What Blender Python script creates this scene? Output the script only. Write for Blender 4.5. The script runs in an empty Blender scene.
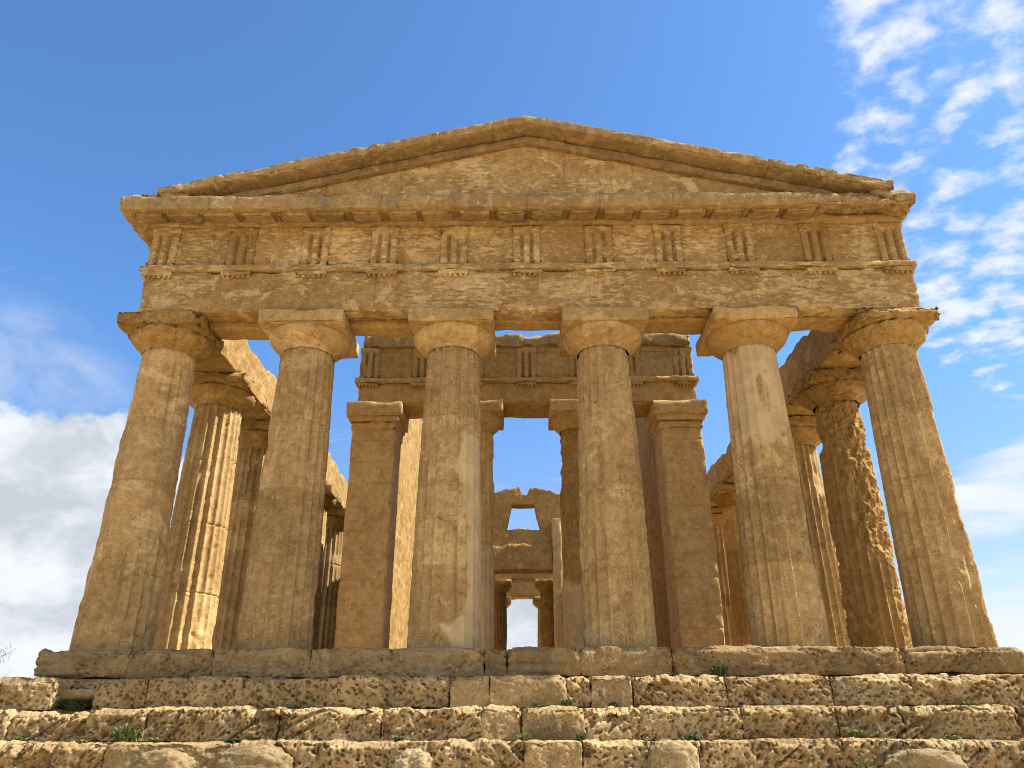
import bpy, math, random
import numpy as np
from mathutils import Matrix, Vector
R = math.radians
rng = random.Random(7)

# ------------------------------------------------------------------ camera, sky, sun, exposure
S = bpy.context.scene
COL = S.collection
CAM = (-0.243, -14.78, -1.318); PITCH, YAW, ROLL, FPX = 0.4241, -0.00698, -0.00329, 769.0
fw = np.array([math.sin(YAW)*math.cos(PITCH), math.cos(YAW)*math.cos(PITCH), math.sin(PITCH)])
rt = np.array([math.cos(YAW), -math.sin(YAW), 0.]); up = np.cross(rt, fw)
r2 = math.cos(ROLL)*rt+math.sin(ROLL)*up; u2 = -math.sin(ROLL)*rt+math.cos(ROLL)*up
cd = bpy.data.cameras.new('camera'); cam = bpy.data.objects.new('camera', cd); COL.objects.link(cam)
cam.matrix_world = Matrix(((r2[0], u2[0], -fw[0], CAM[0]), (r2[1], u2[1], -fw[1], CAM[1]), (r2[2], u2[2], -fw[2], CAM[2]), (0, 0, 0, 1)))
cd.sensor_width = 36; cd.lens = 36*FPX/1024; cd.clip_start = .05; cd.clip_end = 30000
S.camera = cam
S.view_settings.view_transform = 'Standard'; S.view_settings.look = 'None'
S.view_settings.gamma = 1; S.view_settings.use_curve_mapping = False
S.view_settings.exposure = 1.22
S.cycles.use_denoising = True; S.cycles.filter_width = 1.0; S.cycles.max_bounces = 8; S.cycles.diffuse_bounces = 3

SUN_AZ, SUN_EL = R(1.0), R(50)          # azimuth measured from +X towards +Y
sd = Vector((math.cos(SUN_AZ)*math.cos(SUN_EL), math.sin(SUN_AZ)*math.cos(SUN_EL), math.sin(SUN_EL)))
sl = bpy.data.lights.new('sun', 'SUN'); sl.energy = 4.5; sl.angle = R(.53); sl.color = (1, .93, .82)
so = bpy.data.objects.new('sun', sl); COL.objects.link(so); so.rotation_euler = sd.to_track_quat('Z', 'Y').to_euler()

class NT:                                                           # small node helper
    def __init__(s, tree): s.t = tree; s.n = tree.nodes; s.l = tree.links
    def new(s, typ, **kw):
        n = s.n.new(typ)
        for k, v in kw.items(): setattr(n, k, v)
        return n
    def put(s, inp, v):
        if isinstance(v, bpy.types.NodeSocket): s.l.new(v, inp)
        elif v is not None: inp.default_value = v
    def math(s, op, a, b=None, c=None, clamp=False):
        n = s.new('ShaderNodeMath', operation=op, use_clamp=clamp)
        for i, v in enumerate((a, b, c)): s.put(n.inputs[i], v)
        return n.outputs[0]
    def vec(s, op, a, b=None):
        n = s.new('ShaderNodeVectorMath', operation=op); s.put(n.inputs[0], a)
        if b is not None: s.put(n.inputs[1], b)
        return n.outputs['Value'] if op == 'DOT_PRODUCT' else n.outputs['Vector']
    def noise(s, vec, scale, detail=5, rough=.55, dist=0.):
        n = s.new('ShaderNodeTexNoise'); s.put(n.inputs['Vector'], vec)
        n.inputs['Scale'].default_value = scale; n.inputs['Detail'].default_value = detail
        n.inputs['Roughness'].default_value = rough; n.inputs['Distortion'].default_value = dist
        return n.outputs[0]
    def vor(s, vec, scale):
        n = s.new('ShaderNodeTexVoronoi'); s.put(n.inputs['Vector'], vec); n.inputs['Scale'].default_value = scale
        return n.outputs['Distance']
    def ramp(s, v, a, b, lo=0., hi=1.):
        n = s.new('ShaderNodeMapRange', interpolation_type='SMOOTHSTEP'); s.put(n.inputs[0], v)
        n.inputs[1].default_value = a; n.inputs[2].default_value = b; n.inputs[3].default_value = lo; n.inputs[4].default_value = hi
        return n.outputs[0]
    def mix(s, f, a, b, mode='MIX'):
        n = s.new('ShaderNodeMix', data_type='RGBA', blend_type=mode); s.put(n.inputs[0], f)
        for i, v in ((6, a), (7, b)):
            if isinstance(v, tuple) and len(v) == 3: v = v+(1,)
            s.put(n.inputs[i], v)
        return n.outputs[2]

def world():
    w = bpy.data.worlds.new('World'); S.world = w; w.use_nodes = True
    N = NT(w.node_tree); N.n.clear()
    out = N.new('ShaderNodeOutputWorld'); bg = N.new('ShaderNodeBackground'); N.l.new(bg.outputs[0], out.inputs[0])
    sky = N.new('ShaderNodeTexSky', sky_type='NISHITA'); sky.sun_disc = False
    sky.sun_elevation = SUN_EL; sky.sun_rotation = R(90)-SUN_AZ; sky.altitude = 200; sky.air_density = 1.0; sky.dust_density = .6; sky.ozone_density = 1.3
    d = N.new('ShaderNodeTexCoord').outputs['Generated']
    sep = N.new('ShaderNodeSeparateXYZ'); N.l.new(d, sep.inputs[0]); dx, dy, dz = sep.outputs
    zz = N.math('MAXIMUM', N.math('ADD', dz, .10), .02)
    cmb = N.new('ShaderNodeCombineXYZ'); N.l.new(N.math('DIVIDE', dx, zz), cmb.inputs[0]); N.l.new(N.math('DIVIDE', dy, zz), cmb.inputs[1])
    p = cmb.outputs[0]
    def region(v, a, b):                                            # soft cone of sky round a direction
        v = Vector(v).normalized()
        return N.ramp(N.vec('DOT_PRODUCT', d, tuple(v)), math.cos(R(a)), math.cos(R(b)))
    # high broken cloud to the right (small puffs in a band)
    ma = N.math('MAXIMUM', region((.55, .55, .63), 17, 10), N.math('MAXIMUM', region((.44, .68, .585), 6, 3), N.math('MULTIPLY', region((.55, .69, .50), 13, 6), .97)))
    st = N.new('ShaderNodeMapping'); N.l.new(p, st.inputs[0]); st.inputs['Rotation'].default_value = (0, 0, R(35)); st.inputs['Scale'].default_value = (1, 1.15, 1)
    na = N.noise(st.outputs[0], 13, 6, .55, .12); nb = N.noise(p, 1.6, 3)
    ca = N.ramp(N.math('ADD', N.math('ADD', na, N.math('MULTIPLY', N.math('SUBTRACT', nb, .5), .5)), N.math('MULTIPLY', N.math('SUBTRACT', ma, 1), .36)), .35, .70, 0, .95)
    # heavy cumulus low on the left, white bank low on the right
    sc = N.new('ShaderNodeVectorMath', operation='MULTIPLY'); N.l.new(d, sc.inputs[0]); sc.inputs[1].default_value = (1, 1, 1.7); q = sc.outputs[0]
    mb = region((-.56, .83, .08), 19, 12)
    mc = region((.0, .99, .02), 11, 7)
    nc = N.math('MULTIPLY_ADD', N.noise(q, 6.5, 8, .58, .15), 1.9, -.45)
    cb = N.ramp(N.math('ADD', nc, N.math('MULTIPLY', N.math('SUBTRACT', N.math('MAXIMUM', mb, mc), 1), .95)), .02, .26, 0, .97)
    sr = N.new('ShaderNodeVectorMath', operation='MULTIPLY'); N.l.new(d, sr.inputs[0]); sr.inputs[1].default_value = (1, 1, 4.2)
    nr = N.noise(sr.outputs[0], 4.2, 6, .52, .15)
    cr = N.ramp(N.math('ADD', nr, N.math('MULTIPLY', N.math('SUBTRACT', region((.58, .80, .16), 12, 6), 1), .5)), .36, .56, 0, .95)
    vl = N.math('MULTIPLY', N.math('MULTIPLY', region((-.57, .77, .29), 10, 4), N.ramp(N.noise(q, 7, 6, .6, .3), .30, .72)), .62)
    cb = N.math('MAXIMUM', cb, N.math('MAXIMUM', cr, vl))
    # thin veil and wisps everywhere, heavier unseen cloud added behind the viewer for whiter facade light
    wv = N.new('ShaderNodeMapping'); N.l.new(p, wv.inputs[0]); wv.inputs['Rotation'].default_value = (0, 0, R(-20)); wv.inputs['Scale'].default_value = (.8, 2.4, 1)
    cw = N.ramp(N.noise(wv.outputs[0], 2.6, 7, .62, .4), .55, .80, 0, .55)
    cw = N.math('MULTIPLY', cw, N.ramp(dz, .62, .30))
    back = N.math('MULTIPLY', N.ramp(dy, .05, -.35), N.ramp(N.noise(q, 3.2, 6, .55), .36, .56))
    cov = N.math('MAXIMUM', N.math('MAXIMUM', ca, cb), N.math('MAXIMUM', cw, back))
    shade = N.ramp(N.noise(q, 8.5, 8, .60, .2), .34, .64)
    shade = N.math('MAXIMUM', shade, N.math('MAXIMUM', N.ramp(dz, .42, .55), N.ramp(dx, .25, .5, 0, .9)))
    cloud = N.mix(shade, (4.2, 4.5, 4.9), (6.5, 6.7, 7.0))
    skyc = N.mix(1., sky.outputs[0], N.mix(N.ramp(dz, .48, .08), (.84, 1.28, 1.68), (1.14, 1.10, 1.26)), 'MULTIPLY')
    N.put(bg.inputs[0], N.mix(cov, skyc, cloud)); bg.inputs[1].default_value = .063
world()

# ------------------------------------------------------------------ noise
def _h(i, j, k, s):
    n = (i.astype(np.uint32)*np.uint32(374761393)+j.astype(np.uint32)*np.uint32(668265263)+k.astype(np.uint32)*np.uint32(2147483647)*np.uint32(3)+np.uint32(s*1013+17)*np.uint32(1274126177))
    n = (n ^ (n >> np.uint32(13)))*np.uint32(1274126177); n = (n ^ (n >> np.uint32(16)))*np.uint32(2246822519); n ^= n >> np.uint32(15)
    return n.astype(np.float64)/4294967295.
def vnoise(P, s=0):
    F = np.floor(P); f = P-F; I = F.astype(np.int64); u = f*f*f*(f*(f*6-15)+10); r = 0
    for a in (0, 1):
        wa = u[:, 0] if a else 1-u[:, 0]
        for b in (0, 1):
            wb = u[:, 1] if b else 1-u[:, 1]
            for c in (0, 1):
                wc = u[:, 2] if c else 1-u[:, 2]
                r = r+wa*wb*wc*_h(I[:, 0]+a, I[:, 1]+b, I[:, 2]+c, s)
    return r*2-1
def fbm(P, o=4, s=0, g=.5):
    a, t, r = 1., 0., 0
    for k in range(o):
        r = r+a*vnoise(P*(2.03**k)+k*11.7, s+k); t += a; a *= g
    return r/t*1.35
def worley(P, s=0):
    F = np.floor(P); I = F.astype(np.int64); d = np.full(len(P), 9.)
    for a in (-1, 0, 1):
        for b in (-1, 0, 1):
            for c in (-1, 0, 1):
                i, j, k = I[:, 0]+a, I[:, 1]+b, I[:, 2]+c
                x = i+_h(i, j, k, s)-P[:, 0]; y = j+_h(i, j, k, s+1)-P[:, 1]; z = k+_h(i, j, k, s+2)-P[:, 2]
                d = np.minimum(d, x*x+y*y+z*z)
    return np.sqrt(d)
def sst(a, b, x):
    t = np.clip((x-a)/(b-a), 0, 1); return t*t*(3-2*t)

# ------------------------------------------------------------------ mesh helpers
def axis(a, b, res, r, extra=()):
    n = max(2, int(round((b-a-2*r)/res)))
    p = list(np.linspace(a+r, b-r, n+1))
    if r > .002: p += [a+.35*r, b-.35*r]
    p += [a, b]+[e for e in extra if a+r < e < b-r]
    p = sorted(p); o = [p[0]]
    for v in p[1:]:
        if v-o[-1] > 1e-4: o.append(v)
    return np.array(o)
class MB:
    def __init__(s): s.V = []; s.F = []; s.A = []; s.n = 0
    def add(s, V, F, A=None):
        s.V.append(V); s.F.append(F+s.n); s.A.append(np.zeros(len(V)) if A is None else A); s.n += len(V)
    def box(s, b, res=.08, r=.02, disp=None, warp=None, extra=((), (), ()), ew=.07, att=None):
        x0, x1, y0, y1, z0, z1 = b
        if not isinstance(res, tuple): res = (res,)*3
        r = min(r, .3*min(x1-x0, y1-y0, z1-z0))
        X, Y, Z = axis(x0, x1, res[0], r, extra[0]), axis(y0, y1, res[1], r, extra[1]), axis(z0, z1, res[2], r, extra[2])
        nx, ny, nz = len(X), len(Y), len(Z)
        m = np.ones((nx, ny, nz), bool); m[1:-1, 1:-1, 1:-1] = False
        idx = np.full(m.shape, -1, np.int64); idx[m] = np.arange(m.sum())
        g = np.stack(np.meshgrid(X, Y, Z, indexing='ij'), -1)[m]
        lo = np.array([x0, y0, z0]); hi = np.array([x1, y1, z1])
        c = np.clip(g, lo+r, hi-r); dv = g-c; ln = np.linalg.norm(dv, axis=1, keepdims=True); N = dv/np.maximum(ln, 1e-9)
        P = c+r*N
        ds = np.sort(np.minimum(g-lo, hi-g), axis=1); e = 1-sst(0, ew, ds[:, 1])
        if warp is not None: P = warp(P)
        if disp is not None: P = P+N*disp(P, e)[:, None]
        q = []
        def face(a, flip):
            A_, B_, C_, D_ = a[:-1, :-1].ravel(), a[1:, :-1].ravel(), a[1:, 1:].ravel(), a[:-1, 1:].ravel()
            q.append(np.stack([A_, D_, C_, B_] if flip else [A_, B_, C_, D_], -1))
        face(idx[0], True); face(idx[-1], False); face(idx[:, 0], False); face(idx[:, -1], True); face(idx[:, :, 0], True); face(idx[:, :, -1], False)
        s.add(P, np.concatenate(q), att(P) if att else None); return s
    def lathe(s, prof, cx, cy, n=96, disp=None, closed_top=False):
        pr = np.array(prof); m = len(pr); th = np.linspace(0, 2*np.pi, n, endpoint=False)
        r = pr[:, 0][:, None]; z = pr[:, 1][:, None]
        P = np.stack([cx+r*np.cos(th), cy+r*np.sin(th), z+0*th], -1).reshape(-1, 3)
        Nn = np.stack([np.cos(th)+0*r, np.sin(th)+0*r, 0*r+0*th], -1).reshape(-1, 3)
        if disp is not None: P = P+Nn*disp(P, np.zeros(len(P)))[:, None]
        s.add(P, wrap_faces(m, n)); return s
    def build(s, name, m, parent=None):
        V = np.concatenate(s.V); F = np.concatenate(s.F)
        me = bpy.data.meshes.new(name); me.vertices.add(len(V)); me.vertices.foreach_set('co', V.ravel())
        me.loops.add(F.size); me.loops.foreach_set('vertex_index', F.ravel().astype(np.int32))
        me.polygons.add(len(F)); me.polygons.foreach_set('loop_start', np.arange(0, F.size, F.shape[1], dtype=np.int32))
        me.polygons.foreach_set('use_smooth', np.ones(len(F), bool))
        me.update(calc_edges=True)
        A = np.concatenate(s.A)
        if A.any():
            at = me.attributes.new('plaster', 'FLOAT', 'POINT'); at.data.foreach_set('value', A.astype(np.float32))
        me.materials.append(m)
        o = bpy.data.objects.new(name, me); COL.objects.link(o)
        if parent is not None: o.parent = parent
        return o
def wrap_faces(m, n):
    i = np.arange(m-1)[:, None]*n; j = np.arange(n)[None]; k = (j+1) % n
    return np.stack([i+j, i+k, i+n+k, i+n+j], -1).reshape(-1, 4)
def empty(name, loc=(0, 0, 0), parent=None):
    o = bpy.data.objects.new(name, None); COL.objects.link(o); o.location = loc; o.empty_display_size = .3
    if parent is not None: o.parent = parent
    return o
def tag(o, label, cat, group=None):
    o['label'] = label; o['category'] = cat
    if group: o['group'] = group
    return o
def wear(amp=.010, edge=.05, s=0, f=2.2, pit=0., fine=.004):
    def d(P, e):
        q = P+s*7.313
        o = amp*fbm(q*f, 4, s)+fine*fbm(q*13, 2, s+5)
        if edge: o = o-edge*e*np.clip(fbm(q*1.9+31, 3, s+9)*1.5+.35, 0, 1.6)
        if pit: o = o-pit*np.clip(fbm(q*11, 2, s+3)-.15, 0, 1)
        return o
    return d

# ------------------------------------------------------------------ materials
def stone(name, A, B, C, crust=None, crust_t=(.52, .60), cs=(1.6, 1.6, 5.), bump=.5, pits=0., pit_scale=16., streak=.25, plaster=(.60, .435, .245), spots=0., patch=0., lichen=0., drum=False):
    m = bpy.data.materials.new(name); m.use_nodes = True; N = NT(m.node_tree)
    b = N.n['Principled BSDF']; b.inputs['Roughness'].default_value = .92; b.inputs['Specular IOR Level'].default_value = .15
    g = lambda v: (v[0]*.945, v[1]*.955, v[2]*.90)
    A, B, C, plaster = g(A), g(B), g(C), g(plaster)
    if crust: crust = g(crust)
    P = N.new('ShaderNodeNewGeometry').outputs['Position']
    c = N.mix(N.ramp(N.noise(P, .55, 5, .6), .36, .64), A, B)
    c = N.mix(N.ramp(N.noise(P, 2.7, 7, .62, .3), .47, .68), c, C)
    fine = N.noise(P, 34, 8, .68)
    h = N.math('MULTIPLY', fine, .5)
    h = N.math('ADD', h, N.math('MULTIPLY', N.noise(P, 9, 6, .6), .8))
    if crust:
        cp = N.vec('MULTIPLY', P, cs)
        cn = N.noise(cp, 2.3, 9, .70, .3); big = N.noise(P, .8, 3)
        cf = N.ramp(N.math('ADD', cn, N.math('MULTIPLY', N.math('SUBTRACT', big, .5), .55)), *crust_t)
        c = N.mix(N.math('MULTIPLY', cf, .85), c, crust); h = N.math('ADD', h, N.math('MULTIPLY', cf, .35))
    if patch:
        pn = N.ramp(N.noise(N.vec('MULTIPLY', P, (1, 1, 1.25)), 1.25, 8, .62, .5), .555, .585)
        c = N.mix(N.math('MULTIPLY', pn, patch), c, g((.60, .43, .215))); h = N.math('MULTIPLY', h, N.math('SUBTRACT', 1.15, N.math('MULTIPLY', pn, .55)))
        rn = N.ramp(N.noise(N.vec('ADD', P, (13, 5, 2)), .95, 7, .65, .4), .57, .63)
        c = N.mix(N.math('MULTIPLY', rn, .38), c, g((.34, .185, .065)))
    if lichen:
        ln = N.ramp(N.noise(N.vec('ADD', P, (3, 25, 7)), 2.4, 9, .70, .3), .54, .66, 0, lichen)
        c = N.mix(ln, c, (.17, .135, .09))
        lw = N.ramp(N.noise(N.vec('ADD', P, (31, 2, 17)), 4.2, 9, .72, .2), .62, .70, 0, lichen*.8)
        c = N.mix(lw, c, (.46, .40, .29))
    rnd = N.new('ShaderNodeObjectInfo').outputs['Random']
    c = N.mix(1., c, N.mix(rnd, (.87, .86, .84), (1.09, 1.10, 1.12)), 'MULTIPLY')
    if drum:
        sp = N.new('ShaderNodeSeparateXYZ'); N.put(sp.inputs[0], P); cb = N.new('ShaderNodeCombineXYZ')
        N.put(cb.inputs[0], N.math('FLOOR', N.math('DIVIDE', sp.outputs[2], 1.485))); N.put(cb.inputs[1], N.math('MULTIPLY', rnd, 57.))
        wn = N.new('ShaderNodeTexWhiteNoise', noise_dimensions='3D'); N.put(wn.inputs['Vector'], cb.outputs[0])
        c = N.mix(1., c, N.mix(wn.outputs['Value'], (.84, .83, .81), (1.12, 1.12, 1.12)), 'MULTIPLY')
    if streak:
        sn = N.noise(N.vec('MULTIPLY', P, (3.2, 3.2, .22)), 1.4, 6, .6)
        c = N.mix(N.ramp(sn, .50, .74, 0, streak), c, (.16, .095, .04))
    if spots:
        c = N.mix(N.ramp(N.noise(P, 1.15, 3, .5), .60, .68, 0, spots), c, (.10, .06, .027))
    if pits:
        pm = N.ramp(N.noise(P, 1.3, 4), .40, .62)
        v = N.noise(P, pit_scale, 3, .55, .6)
        pf = N.math('MULTIPLY', N.ramp(v, .60, .70), pm)
        h = N.math('SUBTRACT', h, N.math('MULTIPLY', pf, pits))
        c = N.mix(N.math('MULTIPLY', pf, .55), c, (.085, .055, .03))
    gr = N.ramp(N.noise(N.vec('MULTIPLY', P, (1, 1, 1.7)), 26, 9, .76), .34, .66)
    gr = N.math('MULTIPLY_ADD', N.math('SUBTRACT', gr, .5), N.ramp(N.noise(P, 1.9, 4), .36, .66, .35, 1.15), .5)
    c = N.mix(1., c, N.mix(gr, (.70, .67, .64), (1.26, 1.29, 1.32)), 'MULTIPLY')
    c = N.mix(1., c, N.mix(N.ramp(N.noise(P, 7, 7, .68), .32, .68), (.84, .82, .80), (1.13, 1.14, 1.15)), 'MULTIPLY')
    at = N.new('ShaderNodeAttribute', attribute_name='plaster').outputs['Fac']
    pc = N.mix(N.ramp(N.noise(P, 2.2, 7, .65), .35, .65), plaster, tuple(v*.74 for v in plaster))
    pc = N.mix(N.ramp(N.noise(P, 60, 2, .5), .66, .72), pc, (.12, .08, .04))
    c = N.mix(N.math('MULTIPLY', at, .92), c, pc); h = N.math('MULTIPLY', h, N.math('SUBTRACT', 1, N.math('MULTIPLY', at, .85)))
    bn = N.new('ShaderNodeBump'); bn.inputs['Strength'].default_value = bump; bn.inputs['Distance'].default_value = .035
    N.put(bn.inputs['Height'], h); N.l.new(bn.outputs[0], b.inputs['Normal']); N.put(b.inputs['Base Color'], c)
    return m
M_FRIEZE = stone('weathered_stone', (.38, .235, .092), (.44, .28, .118), (.32, .185, .068), crust=(.60, .425, .21), crust_t=(.50, .57), cs=(1.9, 1.9, 6.5), bump=.7, streak=.28, patch=.75)
M_SMOOTH = stone('dressed_stone', (.42, .26, .10), (.47, .30, .125), (.37, .22, .08), bump=.35, streak=.18)
M_CORN = stone('cornice_stone', (.37, .24, .11), (.29, .185, .08), (.42, .285, .135), crust=(.50, .37, .20), crust_t=(.56, .66), cs=(2, 2, 2), bump=.75, streak=.40, lichen=.6)
M_COL = stone('column_stone', (.415, .27, .118), (.47, .315, .15), (.355, .23, .10), crust=(.54, .385, .19), crust_t=(.60, .68), cs=(2.2, 2.2, 2.6), bump=.5, pits=.5, pit_scale=13, streak=.5, patch=.5, drum=True)
M_ROUGH = stone('eroded_stone', (.375, .23, .083), (.31, .185, .062), (.45, .295, .125), bump=.9, pits=.7, pit_scale=17, streak=.15)
M_STEP = stone('step_stone', (.43, .30, .15), (.35, .235, .11), (.51, .375, .205), crust=(.56, .44, .27), crust_t=(.58, .68), cs=(2, 2, 3), bump=.8, pits=.8, pit_scale=24, streak=0, spots=.4, lichen=.45)
M_STYL = stone('stylobate_stone', (.34, .23, .11), (.27, .18, .08), (.39, .27, .14), bump=.75, pits=.6, pit_scale=15, streak=.2, spots=.45, lichen=.6)
M_PRON = stone('naos_stone', (.48, .31, .135), (.54, .36, .17), (.41, .26, .11), bump=.5, streak=.2, spots=.25)
M_BOULD = stone('boulder_stone', (.33, .24, .13), (.27, .195, .10), (.38, .285, .165), bump=.9, pits=.6, pit_scale=20, streak=0, spots=.4, lichen=.35)

def simple(name, a, b, scale, rough=.9):
    m = bpy.data.materials.new(name); m.use_nodes = True; N = NT(m.node_tree); bs = N.n['Principled BSDF']
    P = N.new('ShaderNodeNewGeometry').outputs['Position']
    N.put(bs.inputs['Base Color'], N.mix(N.ramp(N.noise(P, scale, 6, .6), .35, .65), a, b)); bs.inputs['Roughness'].default_value = rough
    return m
M_GROUND = simple('dry_earth', (.50, .37, .20), (.44, .32, .165), .6)
M_HILL = simple('scrub_hill', (.17, .19, .13), (.25, .24, .16), .004)
M_LEAF = simple('weed_green', (.085, .14, .035), (.16, .20, .06), 14)
M_LEAFY = simple('weed_yellow_green', (.16, .20, .045), (.26, .25, .09), 14)
M_LEAFD = simple('weed_dark', (.04, .075, .02), (.075, .10, .03), 9)
M_TWIG = simple('bare_bark', (.16, .095, .085), (.24, .15, .13), 20)

# ------------------------------------------------------------------ ground and hills
def ground():
    rr = np.concatenate([[0.01], np.geomspace(1.5, 9000, 70)]); th = np.linspace(0, 2*np.pi, 96, endpoint=False)
    x = rr[:, None]*np.cos(th); y = rr[:, None]*np.sin(th)-8
    P = np.stack([x, y, 0*x], -1).reshape(-1, 3)
    P[:, 2] = -2.02-.75*sst(-3.2, -13, P[:, 1])-.6*sst(12, 40, np.abs(P[:, 0]))+.05*fbm(P*.9, 3)
    m = MB(); m.add(P, wrap_faces(len(rr), 96)); o = m.build('ground', M_GROUND); o['kind'] = 'structure'
    az = np.linspace(R(60), R(150), 240); rad = np.linspace(0, 1, 14)
    A, T = np.meshgrid(az, rad, indexing='ij')
    d = 2300+1400*T
    H = (112+16*fbm(np.stack([A*14, 0*A, 0*A], -1).reshape(-1, 3), 4, 3).reshape(A.shape)-45*np.clip(np.cos(A)+.25, 0, 1))*np.sin(np.pi*np.clip(T*.92+.0, 0, 1))
    P = np.stack([d*np.cos(A), d*np.sin(A), H-4], -1).reshape(-1, 3)
    n, k = A.shape; i = (np.arange(n-1)[:, None]*k+np.arange(k-1)[None]).ravel()
    m = MB(); m.add(P, np.stack([i, i+k, i+k+1, i+1], -1)); o = m.build('hills', M_HILL); o['kind'] = 'structure'
ground()

# ------------------------------------------------------------------ the temple
T = tag(empty('temple', (0, 0, -2.0)), 'ruined golden stone Doric temple with six fluted front columns under a triangular pediment', 'temple')
OFF = Vector((0, 0, 2.0))
def part(mb, name, m, parent=None):
    """link a mesh whose coordinates are world coordinates under the temple or one of its parts"""
    o = mb.build(name, m, parent or T)
    if parent is None: o.location = OFF
    return o
def pempty(name):
    o = empty(name, OFF, T); return o

XC = [-7.70, -4.72, -1.6, 1.6, 4.72, 7.69]
HC = 6.71; ZN = 6.06                                                 # column height, neck

def shaft_mesh(cx, cy, z0, h, rb, rtop, s, bias=-.5, amp=.02, dent=.035, nth=200, nz=130, fl=.084, sides=(), pitted=0., plaster=None, joints=True):
    rnd = random.Random(s); th = np.linspace(0, 2*np.pi, nth, endpoint=False)
    zj = [h*(f+rnd.uniform(-.03, .03)) for f in (.25, .5, .75)] if joints else []
    Z = list(np.linspace(0, h, nz))
    for z in zj: Z += [z-.022, z-.008, z, z+.008, z+.022]
    Z = np.array(sorted(set(np.clip(Z, 0, h)))); m = len(Z)
    zz, tt = np.meshgrid(Z, th, indexing='ij'); zz = zz.ravel(); tt = tt.ravel(); t = zz/h
    r = rb+(rtop-rb)*t+.012*np.sin(np.pi*t)
    c, sn = np.cos(tt), np.sin(tt); P = np.stack([cx+r*c, cy+r*sn, z0+zz], -1); q = P+s*3.71
    u = (tt*20/(2*np.pi)) % 1-.5; f = 1-(2*u)**2
    b = bias+0*r
    for ang, wid, a, za, zb in sides:                                # worn sectors
        w = np.clip(1-np.abs((tt-R(ang)+np.pi) % (2*np.pi)-np.pi)/R(wid), 0, 1)
        b = b+a*w*sst(za-.5, za+.3, zz)*(1-sst(zb-.3, zb+.5, zz))
    n = fbm(q*np.array([1.3, 1.3, .8]), 4, s); dm = sst(-.15, .40, n+b)
    D = fl*r/rb
    d = -D*f*(1-dm)-dm*D*.55+amp*dm*fbm(q*5.5, 4, s+2)-dent*dm*np.clip(fbm(q*2.4, 3, s+4), 0, 1)+.0035*fbm(q*16, 2, s+6)
    if pitted:
        w1 = worley(q*np.array([6.5, 6.5, 4.])+.45*fbm(q*4, 2, s+31)[:, None], s)*(1+.5*fbm(q*1.7, 2, s+33)); w2 = worley(q*13, s+3)
        d = d-pitted*dm*(1.15*(1-sst(.15, .62, w1))+.5*(1-sst(.15, .6, w2)))
    d = d-.030*(1-sst(.08, .22, worley(q*np.array([2.6, 2.6, 3.4]), s+13)))
    # arris nicks
    d = d-.018*(1-f)**2*np.clip(fbm(q*6, 2, s+8)-.1, 0, 1)*(1-dm)
    for z in zj: d = d-.026*np.exp(-((zz-z)/.015)**2)*np.clip(.65+fbm(q*2, 2, s+11), 0, 1)
    A = None
    if plaster is not None:
        A = plaster(zz+.22*fbm(q*2.2, 4, s+20), np.degrees((tt+np.pi) % (2*np.pi)-np.pi)+16*fbm(q*1.8, 4, s+21), q)
        d = d*(1-A)+A*(-D*f*.28-D*.2)
    P[:, 0] += d*c; P[:, 1] += d*sn
    return P, wrap_faces(m, nth), A
def echinus_prof(z0, rn, rm, z1):
    h = z1-z0; o = [(rn-.005, z0-.06), (rn+.012, z0-.02), (rn+.012, z0+.012), (rn+.035, z0+.02), (rn+.04, z0+.04), (rn+.065, z0+.048)]
    for i in range(15):
        t = i/14; o.append((rn+.065+(rm-rn-.065)*math.sin(t*math.pi/2*.96)**.92, z0+.05+(h-.05)*(t**1.15)))
    o.append((rm-.03, z1-.001)); return o
def column(cx, cy, z0, m, s, hs=1., rb=.69, rn=.56, aw=.89, cap_w=None, mcap=None, lab=None, low=False, name='column', **kw):
    o = pempty(name)
    if lab: o['label'] = lab
    h = ZN*hs; mb = MB(); mb.add(*shaft_mesh(cx, cy, z0-.01, h, rb, rn, s, **kw)); part(mb, 'shaft', m, o)
    cw = cap_w or wear(.006, .02, s, 2, 0, .003)
    za = z0+(HC-.31)*hs
    e = MB().lathe(echinus_prof(z0+h-.01, rn, aw-.03, za), cx, cy, 48 if low else 96, cw); part(e, 'echinus', mcap or m, o)
    a = MB().box((cx-aw, cx+aw, cy-aw, cy+aw, za-.002, z0+HC*hs), .12 if low else .06, .018, cw, ew=.12); part(a, 'abacus', mcap or m, o)
    return o

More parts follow.
